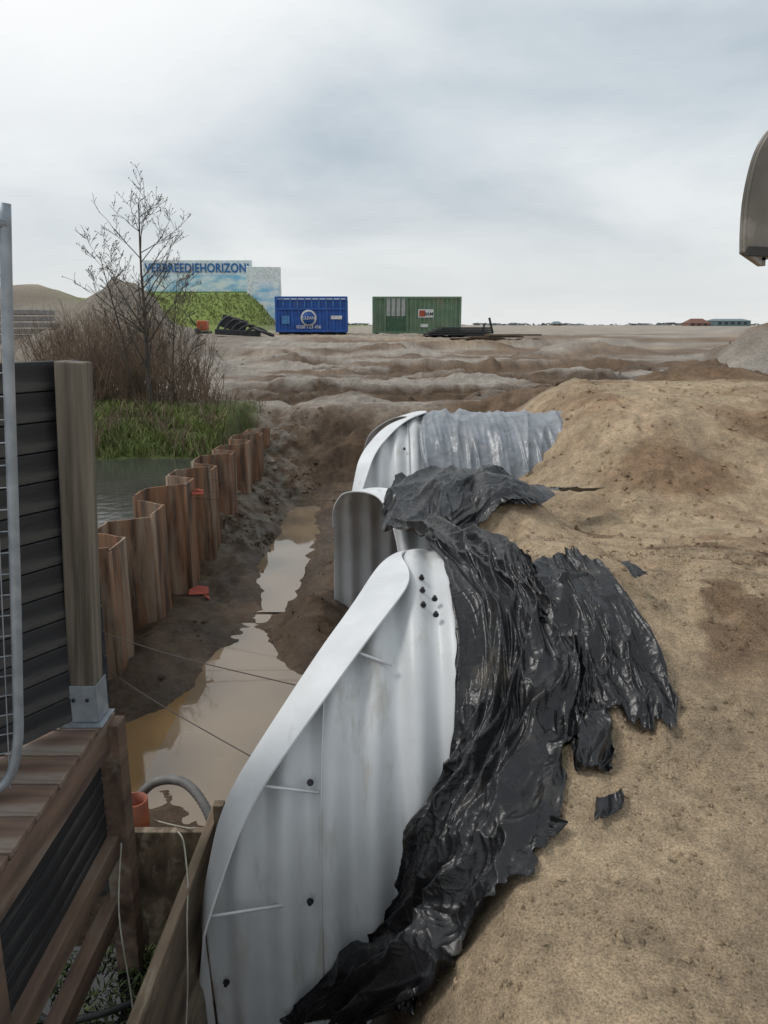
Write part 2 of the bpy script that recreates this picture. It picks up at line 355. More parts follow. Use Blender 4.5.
# ------------------------------------------------------------------ culvert pipes (arch section with upright legs)
def sect(yc,zc,r,a):
    a=np.asarray(a,float)
    y_=np.where(a<0,yc-r,np.where(a>np.pi,yc+r,yc-r*np.cos(a)))
    z_=np.where(a<0,zc+a*1.25,np.where(a>np.pi,zc-(a-np.pi)*1.25,zc+r*np.sin(a)))
    return y_,z_
def culvert(yc,zc,R,cutphi,cutx,xend,dirs,x_bolt=None,name='culvert_pipe',strutphi=(),cluster=True):
    e=empty(name)
    ph=np.radians(np.linspace(-62,242,229))
    cx=np.interp(np.degrees(ph),cutphi,cutx)
    cxp=np.r_[[cx[0]]*5,cx,[cx[-1]]*5];cx=np.convolve(cxp,np.ones(11)/11,'valid')
    nx=160 if xend<2 else 260
    t=np.linspace(0,1,nx)
    XX=cx[None,:]+(xend-cx[None,:])*t[:,None]
    amp=.026*sm(0,.12,XX-cx[None,:])
    rr=R+amp*np.cos(2*np.pi*(XX+.04)/.2)
    A=np.broadcast_to(ph[None,:],XX.shape)
    yy_,zz_=sect(yc,zc,rr,A)
    P=np.stack([XX,yy_,zz_],-1)
    o=gmesh('barrel',P,M_steel,e)
    s=o.modifiers.new('s','SOLIDIFY');s.thickness=.008;s.offset=-1
    deg=np.linspace(dirs['a0'],dirs['a1'],260);pr=np.radians(deg)
    fx=np.interp(deg,np.degrees(ph),cx)
    iy,iz=sect(yc,zc,R+.006,pr)
    inner=np.stack([fx-.012,iy,iz],-1)
    u=np.abs(np.sin(np.clip(pr,0,np.pi))).clip(0,1)
    wi=np.minimum(sm(dirs['a0']-.5,dirs['a0']+dirs.get('tp',30),deg),1-.8*sm(dirs['a1']-28,dirs['a1']+.5,deg))
    ra=dirs['w']*(dirs.get('ra',.62)-.36*u)*wi; xa=dirs['w']*(.15+.80*u)*wi
    outer=inner+np.stack([xa,-ra*np.cos(pr),ra*np.sin(pr)],-1)
    outer[:,0]-=.05*(1-sm(-22,0,deg))*(dirs['a0']<-10)
    G=np.stack([inner,outer],1)
    o=gmesh('collar',G,M_flange,e,smooth=False)
    s=o.modifiers.new('s','SOLIDIFY');s.thickness=.010;s.offset=0
    bb=Batch()
    def bolt(x,phi):
        a=math.radians(phi);y_,z_=sect(yc,zc,R+.022,a)
        p=Vector((x,float(y_),float(z_)));nrm=Vector((0,-math.cos(max(a,0)),math.sin(max(a,0))))
        V,F=tubegeo([p,p+nrm*.008,p+nrm*.0081,p+nrm*.024],[.016,.016,.010,.009],8);bb.add(V,F)
    for phi in list(range(-50,90,24)):
        c=float(np.interp(phi,np.degrees(ph),cx))
        xq=(x_bolt if x_bolt is not None else 0)
        if xq>c+.12: bolt(xq,phi+4)
        if cluster and phi<0: bolt(c+.06,phi+8)
    if cluster:
        for k in range(3): bolt(.20,66+5*k)
        for k in range(2): bolt(.26,63+5*k)
    bb.make('bolts',M_bolt,e)
    xx=(x_bolt if x_bolt is not None else 0)+.05
    pp=np.radians(np.linspace(-58,88,90)); cc=np.interp(np.degrees(pp),np.degrees(ph),cx); pp=pp[cc<xx-.03]
    if len(pp)>3:
        cols=[]
        for q,ra_ in((xx-.004,.012),(xx-.003,.0285),(xx+.003,.0285),(xx+.004,.012)):
            y_,z_=sect(yc,zc,R+ra_,pp);cols.append(np.stack([np.full(len(pp),q),y_,z_],-1))
        gmesh('seam',np.stack(cols,1),M_steel,e)
    for phi in strutphi:
        cxx=float(np.interp(phi,deg,fx))
        i=int(np.argmin(abs(deg-phi)));po=Vector(outer[i]*.8+inner[i]*.2)
        y_,z_=sect(yc,zc,R+.02,math.radians(phi-2));q=Vector((cxx+.36,float(y_),float(z_)))
        tube('strut',[po,q],.007,M_flange,e,6)
    return e
R=1.25
Y1,Z1=4.2,-.55
culvert(Y1,Z1,R,[-90,-30,-8,0,22,45,67,90,135,180,270],[-.78,-.78,-.81,-.81,-.71,-.405,-.14,.03,.55,.72,.72],.98,dict(a0=-30,a1=95,w=.29,tp=34),x_bolt=-.33,strutphi=(3,26,52))
Y2,Z2,R2=6.62,-.57,1.11
culvert(Y2,Z2,R2,[-90,0,45,75,90,110,135,180,270],[-.20,.1,.12,.02,-.08,-.36,-.50,-.53,-.53],.95,dict(a0=66,a1=150,w=.22,ra=.5),x_bolt=.6,cluster=False)
Y3,Z3=9.8,-.4
culvert(Y3,Z3,R,[-90,0,45,70,90,115,135,180,270],[-.45,-.45,-.28,.02,.36,.05,-.22,-.4,-.45],3.6,dict(a0=-5,a1=178,w=.26),x_bolt=.24,cluster=False)
nx,na=300,90
xx=np.linspace(0,1,nx)[:,None];aa=np.radians(np.linspace(-12,150,na))[None,:]
XX=.46+.04*np.sin(aa*5)+xx*3.1
fold=.04*ridged(XX*4.2+.35*np.sin(aa*2.3),aa*.45)**2+.035*ridged(XX*2.3+.9*aa,aa*.8+4)**2+.025*ridged(XX*8+aa,aa*.9+14)**2+.012*fbm(XX*7,aa*4,3)
rr=R+.035+fold
P=np.stack([XX+0*aa,Y3-rr*np.cos(aa),Z3+rr*np.sin(aa)],-1)
gmesh('gray_plastic_sheet',P,M_gray)
# ------------------------------------------------------------------ black tarpaulins
def loft(C,a,b):
    n,m,_=C.shape
    def w(t): return [(-t+2*t*t-t**3)/2,(2-5*t*t+3*t**3)/2,(t+4*t*t-3*t**3)/2,(-t*t+t**3)/2]
    ia=np.clip(np.floor(a).astype(int),0,n-2);ta=a-ia;ib=np.clip(np.floor(b).astype(int),0,m-2);tb=b-ib
    wa=w(ta);wb=w(tb);out=0
    for p in range(4):
        ka=np.clip(ia-1+p,0,n-1)
        for q in range(4):
            kb=np.clip(ib-1+q,0,m-1)
            out=out+(wa[p]*wb[q])[...,None]*C[ka,kb]
    return out
def tarp(name,C,nu,nv,seed,amp,clear=.012,edge=.12,fa=1.0,fb=3.5):
    C=np.array(C,float);n,m,_=C.shape
    a=np.linspace(0,n-1,nu)[:,None]*np.ones((1,nv));bt=np.linspace(0,1,nv)[None,:]*np.ones((nu,1))
    def rag(o): return .65*perlin(a*1.3+seed,a*0+.3+o)+.55*perlin(a*3.1+seed,a*0+4.3+o)+.28*perlin(a*6.5+seed,a*0+6.3+o)+.06*perlin(a*15+seed,a*0+9.3+o)
    e0=edge*rag(0);e1=edge*1.8*rag(8)
    b_=((0+e0)+(1+e1-e0)*bt)*(m-1)
    a=a+(edge*1.4)*(perlin(bt*4+seed,bt*0+1.1)+.6*perlin(bt*9+seed,bt*0+5.1))*(np.clip(1-a*2,0,1)+np.clip(a*2-(2*(n-1)-1),0,1))
    a=np.clip(a,0,n-1.0001)
    P=loft(C,a,b_)
    du=np.gradient(P,axis=0);dv=np.gradient(P,axis=1);N_=np.cross(du,dv);N_/=np.linalg.norm(N_,axis=-1,keepdims=True)+1e-9
    Nn=N_*np.sign((N_*np.array([0,-.5,1])).sum(-1))[...,None]
    A=a*.55;Bv=b_*.25
    wx=.36*perlin(A*1.5+seed,Bv*2.0);wy=.26*perlin(A*1.6+seed+5,Bv*2.2+3)
    f=1.0*ridged(A*.6*fa+wx+seed,Bv*fb+wy*2,2.4)**1.6
    f=f+.60*ridged(A*1.2*fa+wx*1.5+seed+9,Bv*fb*1.8+A*1.1+wy*3,2.5)**1.8
    f=f+.26*ridged(A*2.1*fa-Bv*3.0+wx*3,Bv*fb*3.0+wy*4+seed,2.6)**1.8
    f=f+.12*ridged(A*4.0*fa+Bv*5+wx*3,Bv*fb*4.8-A*3+seed,2.6)**1.8+.03*fbm(A*6,Bv*8+seed,2)
    P=P+Nn*(amp*(f-.5))[...,None]
    P[...,0]+=amp*.4*perlin(A*4+seed,Bv*5)
    for (yc,zc,rad) in ((Y1,Z1,R),(Y2,Z2,R2)):
        dy=P[...,1]-yc;dz=P[...,2]-zc;d=np.sqrt(dy*dy+dz*dz)+1e-6
        need=rad+.035+amp*.5*np.clip(f-.3,0,1.5)
        k=np.where((d<need)&(dz>0),need/d,1.0)
        P[...,1]=np.where((dz<=0)&(np.abs(dy)<need)&(dz>-1.2),yc-need,yc+dy*k);P[...,2]=zc+dz*k
    gz=T(P[...,0],P[...,1])+clear+amp*.6*np.clip(f-.25,0,1.5)
    P[...,2]=np.maximum(P[...,2],gz)
    return gmesh(name,P,M_tarp)
main=[
 [(.14,7.05,.60),(.6,7.15,.66),(1.0,7.05,.66),(1.55,6.75,.45)],
 [(.02,6.3,.56),(.40,6.4,.60),(.75,6.5,.62),(1.40,6.4,.45)],
 [(.0,5.6,.47),(.30,5.6,.55),(.48,5.6,.52),(.56,5.7,.45)],
 [(.08,4.95,.62),(.25,4.95,.68),(.40,5.0,.64),(.50,5.0,.6)],
 [(.26,4.3,.72),(.45,4.15,.75),(.60,4.1,.74),(.74,4.05,.72)],
 [(.36,3.62,.55),(.52,3.6,.58),(.70,3.55,.57),(.88,3.5,.50)],
 [(.27,3.12,.13),(.42,3.05,.26),(.60,2.98,.28),(.81,2.95,.26)],
 [(.12,2.90,-.33),(.28,2.78,-.06),(.43,2.62,.10),(.60,2.45,.17)],
 [(-.02,2.88,-.77),(.12,2.68,-.42),(.25,2.45,-.15),(.42,2.22,.08)],
 [(-.22,2.88,-.92),(-.10,2.70,-.66),(.03,2.42,-.38),(.16,2.13,-.18)],
 [(-.42,2.86,-1.15),(-.29,2.78,-1.0),(-.20,2.68,-.88),(-.12,2.58,-.8)]]
tarp('black_tarpaulin',main,760,220,3.7,.09,edge=.13,fb=3.0)
def onground(rows,dz=.02): return [[(p[0],p[1],float(T(p[0],p[1]))+dz) for p in r] for r in rows]
tail=onground([[(.72,4.0),(.78,3.7),(.84,3.4),(.86,3.1)],[(.92,4.08),(.99,3.75),(1.00,3.42),(.99,3.12)],[(1.04,4.13),(1.14,3.75),(1.16,3.38),(1.14,3.05)],[(1.19,4.06),(1.28,3.62),(1.33,3.30),(1.27,2.98)]])
tarp('black_tarpaulin',tail,240,240,11.2,.05,edge=.15,fb=2.2,fa=2.0)
lobe=onground([[(.78,3.2),(.88,3.24),(.98,3.22)],[(.80,2.98),(.88,3.0),(.99,3.0)],[(.77,2.76),(.84,2.75),(.92,2.80)]])
tarp('black_tarpaulin',lobe,120,100,21.2,.04,edge=.14)
bit=onground([[(1.30,4.05),(1.34,4.07)],[(1.33,3.9),(1.40,3.92)]])
tarp('tarpaulin_scrap',bit,30,20,5.2,.03)
bit=onground([[(.82,2.62),(.93,2.66)],[(.78,2.50),(.90,2.56)]])
tarp('tarpaulin_scrap',bit,40,30,15.2,.03,edge=.2)
bit=onground([[(1.5,6.9),(1.7,7.0),(2.0,7.05)],[(1.5,6.75),(1.75,6.85),(2.05,6.9)]])
tarp('tarpaulin_scrap',bit,40,20,25.2,.03)
# ------------------------------------------------------------------ deck, screen, fence
dk=empty('timber_deck')
yy=1.2
while yy<3.2:
    box('board',(-1.72,yy+.1,.285+random.uniform(-.002,.002)),(.96,.188,.03),M_deck,dk,(0,0,random.uniform(-.006,.006)));yy+=.2
box('fascia',(-1.262,2.2,.19),(.04,2.05,.15),M_beam,dk)
for k,z in enumerate(np.arange(.03,-.33,-.085)):
    box('slat',(-1.30+.002*(k%2),2.2,z),(.022,1.9,.076),M_blk,dk,bev=.003)
box('lower_beam',(-1.27,2.2,-.37),(.06,1.95,.11),M_beam,dk)
box('bottom_beam',(-1.30,2.25,-.72),(.07,2.1,.12),M_beam,dk)
box('corner_post',(-1.25,3.17,-.45),(.11,.10,1.40),M_beam,dk)
box('corner_post',(-1.25,1.98,-.45),(.09,.10,1.40),M_beam,dk)
box('end_slats',(-1.8,3.19,-.25),(1.0,.02,.9),M_blk,dk)
ps=empty('privacy_screen')
A=Vector((-1.26,3.22));Bq=Vector((-1.90,2.2));d=(Bq-A);ln=d.length;ang=math.atan2(d.y,d.x);c=(A+Bq)/2
box('backing',(c.x-.02,c.y+.02,1.1),(ln,.01,1.52),M_blk,ps,(0,0,ang),0)
for k in range(13):
    box('plank',(c.x,c.y,.375+k*.119),(ln,.024,.114),M_blk,ps,(0,0,ang),.004)
p=box('post',(-1.275,3.10,1.09),(.115,.105,1.54),M_wood,ps,(0,math.radians(3.2),0),.006)
sh=empty('post_shoe');sh.parent=ps
box('shoe_side',(-1.317,3.043,.40),(.135,.006,.17),M_galv,sh,bev=.001)
box('shoe_side',(-1.314+.068,3.10,.40),(.006,.12,.17),M_galv,sh,bev=.001)
box('shoe_base',(-1.315,3.09,.307),(.19,.16,.008),M_galv,sh,bev=.001)
for q in (-.03,.03): tube('screw',[(-1.315+q,3.042,.42),(-1.315+q,3.034,.42)],.008,M_bolt,sh,8)
fe=empty('construction_fence')
tube('frame_tube',[(-1.157,2.5,2.36),(-1.20,2.5,1.9),(-1.25,2.5,1.3),(-1.30,2.5,.75),(-1.325,2.495,.52),(-1.38,2.48,.38),(-1.50,2.43,.335),(-1.7,2.35,.33),(-2.4,2.05,.33)],.018,M_galv,fe,12,5)
tube('frame_tube_top',[(-1.157,2.5,2.30),(-2.4,2.05,2.30)],.018,M_galv,fe,10)
B=Batch()
for z in np.arange(.5,2.25,.075):
    x=-1.30+.088*(z-.75)/1.0
    V,F=tubegeo([(x,2.5,z),(x-1.1,2.06,z)],.0022,5);B.add(V,F)
for k in range(1,28):
    f=k*.042
    V,F=tubegeo([(-1.32-f,2.495-f*.38,.36),(-1.17-f,2.495-f*.38,2.3)],.0022,5);B.add(V,F)
B.make('wire_mesh',M_galv,fe)
# ------------------------------------------------------------------ ditch bulkhead etc
bk=empty('plank_bulkhead')
box('plank',(-.865,2.55,-.78),(.045,1.72,.85),M_plank,bk,(math.radians(1.5),0,math.radians(-2)),.006)
box('cross_plank',(-1.12,3.36,-.83),(.50,.045,.75),M_plank,bk,bev=.005)
box('stake',(-.80,3.28,-.75),(.05,.05,1.0),M_plank,bk)
pp=empty('drain_pipe')
def ringpipe(name,x,y,z0,z1,r):
    prof_=[(r,z0),(r,z1),(r-.008,z1),(r-.008,z0)]
    th=np.linspace(0,2*np.pi,25)[:-1]
    G=np.array([[(x+q[0]*math.cos(t),y+q[0]*math.sin(t),q[1]) for t in th] for q in prof_])
    gmesh(name,G,M_orange,pp,closed=True)
ringpipe('pipe',-1.29,3.50,-1.15,-.52,.060);ringpipe('socket',-1.29,3.50,-.62,-.38,.068)
hp=smoothpts([(-1.42,3.75,-.62),(-1.27,3.75,-.45),(-1.08,3.68,-.40),(-.93,3.55,-.48),(-.86,3.45,-.66),(-.84,3.40,-.95)],18)
tube('hose',hp,[.024+.003*(i%2) for i in range(len(hp))],M_hose,None,12)
tube('rope',[(-1.2,3.05,-.30),(-1.18,2.9,-.55),(-1.12,2.8,-.9),(-1.08,2.7,-1.05)],.004,M_rope,None,6,6)
tube('rope',[(-1.02,3.32,-.44),(-.93,3.1,-.335),(-.85,2.85,-.345),(-.825,2.72,-.42),(-.815,2.62,-.7),(-.82,2.52,-.95),(-.80,2.45,-1.2)],.004,M_rope,None,6,6)
tube('rope',[(-1.2,3.5,-.50),(-1.1,3.4,-.45),(-.98,3.35,-.44),(-.9,3.2,-.33)],.004,M_rope,None,6,6)
tube('black_hose',[(-2.2,3.0,-.75),(-1.75,2.9,-.9),(-1.5,2.78,-1.0),(-1.3,2.8,-1.0),(-1.15,2.9,-1.03)],.016,M_blackhose,None,8,8)
M_string=mat('string',(.07,.06,.055),rough=.8)
for a,b_ in (((-2.32,8.6,.16),(-.45,8.6,.14)),((-2.32,8.7,.05),(-.42,8.62,.04)),((-2.3,9.6,.1),(-.42,8.7,.12)),((-2.35,5.75,-.36),(-.38,3.4,.30)),((-2.35,5.6,-.52),(-.52,3.25,-.05))):
    m_=[(a[i]+b_[i])/2 for i in range(3)];m_[2]-=.03
    tube('guide_string',[a,m_,b_],.0032,M_string,None,5,6)
M_red=mat('red_plastic',(.45,.08,.04),rough=.6)
def scrap(name,x,y,s,m,z=None,rz=.4):
    zz=float(T(x,y))+.02 if z is None else z
    V=[(-s,-s*.4,0),(s*.9,-s*.5,.01),(s,s*.4,.04),(0,s*.6,.05),(-s*.8,s*.3,.02)]
    o=mesh(name,V,[(0,1,2,3,4)],m);o.location=(x,y,zz);o.rotation_euler=(.2,.1,rz)
    o.modifiers.new('s','SOLIDIFY').thickness=.01
scrap('plastic_scrap',-2.12,8.3,.12,M_red);scrap('plastic_scrap',-1.95,8.0,.06,M_red,rz=2)
scrap('red_tag',-2.14,8.6,.07,M_red,z=.12)
# ------------------------------------------------------------------ excavator bucket
ex=empty('excavator_bucket')
prof=np.array(smoothpts([(1.765,0,2.34),(1.755,0,2.45),(1.752,0,2.58),(1.765,0,2.71),(1.79,0,2.81),(1.84,0,2.885),(1.94,0,2.94),(2.15,0,2.97),(2.4,0,2.92)],6))[:,[0,2]]
SH=.58
G=np.array([[(p[0]+SH*(y_-3.95),y_,p[1]) for y_ in (3.95,4.2,4.5,4.8)] for p in prof])
o=gmesh('shell',G,M_bucket,ex);s=o.modifiers.new('s','SOLIDIFY');s.thickness=.025
for y_ in (3.94,4.80):
    dx=SH*(y_-3.95)
    V=[(p[0]+.004+dx,y_,p[1]) for p in prof]+[(2.45+dx,y_,2.52),(2.2,y_,2.36)]
    o=mesh('side_plate',V,[tuple(range(len(V)))],M_bucket,ex);s=o.modifiers.new('s','SOLIDIFY');s.thickness=.02
    tube('side_rim',[(p[0]+.004+dx,y_,p[1]) for p in prof],.013,M_bucket,ex,6)
box('side_cutter',(2.01,3.925,2.335),(.50,.035,.045),M_lip,ex,(0,math.radians(3),0))
tube('pin',[(1.89,3.925,2.80),(1.89,3.9,2.80)],.03,M_lip,ex,12)
box('linkage',(2.55,4.45,3.05),(.3,.35,.3),M_bucket,ex)
box('stick',(3.5,4.6,3.7),(2.4,.3,.35),mat('yellow_paint',(.45,.27,.03),rough=.5),ex,(0,math.radians(-32),0))
# ------------------------------------------------------------------ distant containers
def cbox(name,x0,x1,y0,z0,z1,mat_,rib,parent):
    n=int((x1-x0)/rib);pts=[];w=(x1-x0)/n
    for i in range(n):
        pts+=[(x0+w*i,0),(x0+w*(i+.4),0),(x0+w*(i+.5),.06),(x0+w*(i+.9),.06)]
    pts.append((x1,0))
    G=np.array([[(p[0],y0+p[1],z) for p in pts] for z in (z0,z1)])
    gmesh(name,G,mat_,parent,smooth=False)
M_blue=mat('blue_paint',(.018,.10,.40),(.014,.07,.28),.5,2,c3=(.10,.12,.16),s3=1.5,p3=(.60,.76))
M_bluel=mat('light_blue_paint',(.07,.24,.52),rough=.5)
M_green=mat('green_paint',(.16,.24,.15),(.11,.18,.11),.6,1.5,c3=(.25,.22,.16),s3=1.2,p3=(.54,.72))
M_white=mat('white_paint',(.75,.75,.73),rough=.6)
M_dk=mat('dark_steel',(.03,.03,.033),rough=.6)
M_cgrey=mat('grey_grating',(.42,.44,.40),(.3,.31,.28),.6,3)
def text(body,loc,size,m,parent,rot=(math.pi/2,0,0),xs_=1,ext=.01,align='CENTER',off=.012,sp_=1):
    cu=bpy.data.curves.new('lettering','FONT');cu.body=body;cu.size=size;cu.extrude=ext;cu.align_x=align;cu.offset=off*size;cu.space_character=sp_
    o=bpy.data.objects.new('lettering',cu);o.location=loc;o.rotation_euler=rot;o.scale=(xs_,1,1);cu.materials.append(m);return link(o,parent)
sk=empty('skip_container')
x0,x1,y0,z0,z1=-6.85,-2.30,50,1.55,3.72
cbox('front_wall',x0+.1,x1-.1,y0,z0+.12,z1-.75,M_blue,.42,sk)
box('body',((x0+x1)/2,y0+1.3,(z0+z1)/2-.05),(x1-x0-.16,2.3,z1-z0-.2),M_blue,sk,bev=.03)
for z in (z0+.06,z1-.06,z1-.75): box('rail',((x0+x1)/2,y0+.0,z),(x1-x0,.16,.14),M_blue,sk,bev=.02)
for x in (x0+.06,x1-.06): box('corner',(x,y0,(z0+z1)/2),(.14,.18,z1-z0),M_blue,sk,bev=.02)
for k in range(9): box('upper_rib',(x0+.5+k*.45,y0+.08,z1-.4),(.07,.10,.6),M_bluel,sk,bev=.01)
for k in range(3): tube('wheel',[(x0+.5+k*1.7,y0-.05,z0-.02),(x0+.5+k*1.7,y0+.15,z0-.02)],.13,M_dk,sk,14)
box('skid',((x0+x1)/2,y0+1.2,z0-.06),(x1-x0-.3,1.8,.12),M_dk,sk)
tube('logo_disc',[(-4.75,y0-.10,2.42),(-4.75,y0-.01,2.42)],.50,M_white,sk,28)
tube('logo_inner',[(-4.75,y0-.13,2.42),(-4.75,y0-.03,2.42)],.40,M_blue,sk,28)
text('CLEAN',(-4.75,y0-.15,2.33),.26,M_white,sk)
text('0320 123 456',(-4.75,y0-.09,1.78),.28,M_white,sk)
box('panel_label',(-6.2,y0-.05,2.3),(.5,.02,.5),M_bluel,sk)
box('panel_label',(-3.0,y0-.05,2.45),(.7,.02,.22),M_white,sk)
sc=empty('shipping_container')
x0,x1,y0,z0,z1=-.78,5.25,54,1.42,3.85
cbox('long_side',x0+.12,x1-.12,y0,z0+.14,z1-.1,M_green,.30,sc)
box('body',((x0+x1)/2,y0+1.28,(z0+z1)/2),(x1-x0-.1,2.4,z1-z0-.06),M_green,sc,bev=.02)
for z in (z0+.07,z1-.06): box('rail',((x0+x1)/2,y0,z),(x1-x0,.14,.14),M_green,sc,bev=.02)
for x in (x0+.07,x1-.07): box('corner_post',(x,y0,(z0+z1)/2),(.16,.16,z1-z0),M_green,sc,bev=.02)
for x in (x0+.85,x0+2.35): box('gate_post',(x,y0-.04,(z0+z1)/2),(.12,.1,z1-z0-.2),M_green,sc,bev=.02)
for k in range(4): box('vent_panel',(x0+1.08+k*.34,y0-.04,3.15),(.27,.05,1.15),M_cgrey,sc,bev=.01)
box('side_panel',(x0+1.6,y0-.03,2.0),(1.35,.04,.9),mat('darker_green',(.07,.14,.08)),sc)
box('sign',(2.85,y0-.03,2.75),(1.05,.03,.55),M_white,sc)
box('sign_stripe',(2.6,y0-.055,2.75),(.4,.02,.4),M_red,sc)
text('BAM',(3.05,y0-.06,2.62),.3,M_dk,sc)
box('label',(2.75,y0-.03,1.95),(.5,.02,.22),M_white,sc)
st=empty('steel_plate_stack')
for k in range(4): box('plate',(4.3+k*.15,47,1.45+k*.12),(3.9-k*.3,2,.10),M_dk,st,(0,0,.03*k))
box('upright',(6.35,46.9,1.95),(.12,.12,.95),M_dk,st,(0,-.25,0));box('upright',(5.9,46.9,1.8),(.1,.1,.6),M_dk,st,(0,.3,0))
M_bp=mat('brown_plate',(.12,.08,.05))
for k in range(3):box('plate',(5.2+k,44,1.25+.1*k),(3,1,.08),M_bp,st,(0,0,.1*k))
pi=empty('machine_attachment')
box('frame',(-8.6,46.5,1.55),(2.6,1.1,.32),M_dk,pi,(0,.05,.1),.05)
for k in range(5):
    tube('arm',[(-9.8+k*.42,46.0,1.55),(-9.5+k*.42,46.1,2.15-.10*k),(-9.0+k*.42,46.2,2.45-.16*k),(-8.55+k*.42,46.3,1.9-.08*k)],.075,M_dk,pi,8,4)
box('plate',(-8.9,46.9,2.05),(1.5,.12,.75),M_dk,pi,(0,.28,0),.03)
tube('drawbar',[(-7.6,46,1.8),(-6.4,45.7,1.38)],.09,M_dk,pi,10)
eq=empty('orange_equipment');M_or=mat('orange_paint',(.5,.10,.03),rough=.5)
box('housing',(-11,48,1.95),(.6,.8,.6),M_or,eq,bev=.08);box('frame',(-11,48,1.55),(.9,1,.15),M_dk,eq);tube('wheel',[(-11.3,47.4,1.6),(-11.3,47.6,1.6)],.2,M_dk,eq,14);tube('handle',[(-11.3,47.6,1.9),(-11.7,47.5,2.5),(-11.3,47.5,2.7)],.04,M_dk,eq,8)
lp=empty('long_drain_pipes');M_pp=mat('pale_pvc',(.38,.35,.31))
for k in range(4):
    xa,ya,xb_,yb=3.9+k*.3,17.6-k*.5,11.5+k*.6,18.8-k*.55
    tube('pipe',[(xa,ya,float(T(xa,ya))+.25),(xb_,yb,float(T(xb_,yb))+.30)],.06,M_pp if k%2 else M_bp,lp,10)
cs=empty('concrete_slab_stack')
M_conc=mat('concrete',(.30,.28,.26),rough=.9)
for k in range(6): box('slab',(-16.8+random.uniform(-.2,.2),36,1.15+.28*k),(3.2,2,.2),M_conc,cs,bev=.02)
for k in range(4): box('slab',(-13.8+random.uniform(-.2,.2),37,1.15+.26*k),(2.4,2,.2),M_conc,cs,bev=.02)
# billboard
bb=empty('billboard')
def skypanel():
    m=bpy.data.materials.new('printed_sky');m.use_nodes=True;N=m.node_tree.nodes;L=m.node_tree.links
    tc=N.new('ShaderNodeTexCoord');n=N.new('ShaderNodeTexNoise');n.inputs['Scale'].default_value=.7;n.inputs['Detail'].default_value=6
    mp=N.new('ShaderNodeMapping');mp.inputs['Scale'].default_value=(1,1,2.2);L.new(tc.outputs['Object'],mp.inputs[0]);L.new(mp.outputs[0],n.inputs[0])
    r=N.new('ShaderNodeValToRGB');r.color_ramp.elements[0].position=.38;r.color_ramp.elements[1].position=.60
    r.color_ramp.elements[0].color=(.26,.54,.78,1);r.color_ramp.elements[1].color=(.80,.86,.88,1)
    L.new(n.outputs[0],r.inputs[0]);L.new(r.outputs[0],N['Principled BSDF'].inputs['Base Color']);N['Principled BSDF'].inputs['Roughness'].default_value=.5
    return m
M_sky=skypanel()
M_bandp=mat('pale_band',(.85,.9,.92),rough=.6)
box('main_panel',(-18.1,78,5.65),(10.6,.3,2.1),M_sky,bb,bev=.02)
box('printed_field',(-18.1,77.83,4.9),(10.5,.02,.5),mat('printed_green',(.22,.34,.08),(.14,.24,.05)),bb,bev=0)
box('top_band',(-18.1,78.05,7.40),(10.6,.2,1.35),M_bandp,bb,bev=.02)
text('VERBREEDJEHORIZON!',(-18.1,77.85,6.95),1.18,mat('sign_blue',(.01,.15,.46),rough=.5),bb,xs_=.80,ext=.02,off=.02,sp_=1.05)
box('side_panel',(-10.9,73.0,4.6),(3.0,.3,5.0),M_bandp,bb,(0,0,math.radians(10)),.02)
box('side_print',(-10.75,72.82,4.1),(2.4,.03,3.2),M_sky,bb,(0,0,math.radians(10)),0)
box('side_panel_frame',(-12.45,73.1,4.6),(.14,.4,5.1),M_bandp,bb,(0,0,math.radians(10)),.02)
box('return_panel',(-12.5,75.4,5.9),(.25,4.6,2.6),M_sky,bb,(0,0,math.radians(2)),.02)
for k in range(5): box('prop',(-22.6+k*2.4,78.6,4.9),(.15,.15,4.5),M_dk,bb)
def house(name,x,y,w,d_,h,rh,mw,mr):
    e=empty(name);box('walls',(x,y,1.4+h/2),(w,d_,h),mw,e,bev=.02)
    V=[(x-w/2-.3,y-d_/2-.3,1.4+h),(x+w/2+.3,y-d_/2-.3,1.4+h),(x+w/2+.3,y+d_/2+.3,1.4+h),(x-w/2-.3,y+d_/2+.3,1.4+h),(x-w/2+rh,y,1.4+h+rh),(x+w/2-rh,y,1.4+h+rh)]
    mesh('roof',V,[(0,1,5,4),(1,2,5),(2,3,4,5),(3,0,4)],mr,e)
    for k in range(max(2,int(w/3))): box('window',(x-w/2+1.5+k*3,y-d_/2-.02,1.4+h*.55),(1.2,.05,1.1),M_dk,e,bev=0)
M_tile=mat('roof_tiles',(.20,.09,.065),rough=.8);M_wall=mat('brick',(.25,.16,.12),rough=.9);M_teal=mat('teal_sheet',(.14,.21,.23),rough=.5)
house('farm_house',150,380,10,10,1.3,2.2,M_wall,M_tile)
house('warehouse',165,380,16,14,2.4,1.0,M_teal,M_teal)
house('farm_house',122,560,7,9,1.3,1.6,M_wall,M_teal)
B=Batch()
for k in range(1400):
    x=random.uniform(-650,650);yv=random.uniform(760,900);s=random.uniform(.5,1.5)*(1.3 if perlin(x*.02,3)>0 else .5)
    c=Vector((x,yv,1.4+s*.6))
    V=[c+Vector((random.uniform(-1,1)*s*3.2,random.uniform(-1,1)*s,random.uniform(-.8,1)*s)) for _ in range(5)]
    B.add(V,[(0,1,2),(0,2,3),(1,3,4),(0,3,4),(1,2,4)])
B.make('distant_treeline',mat('distant_trees',(.24,.26,.26),rough=1))
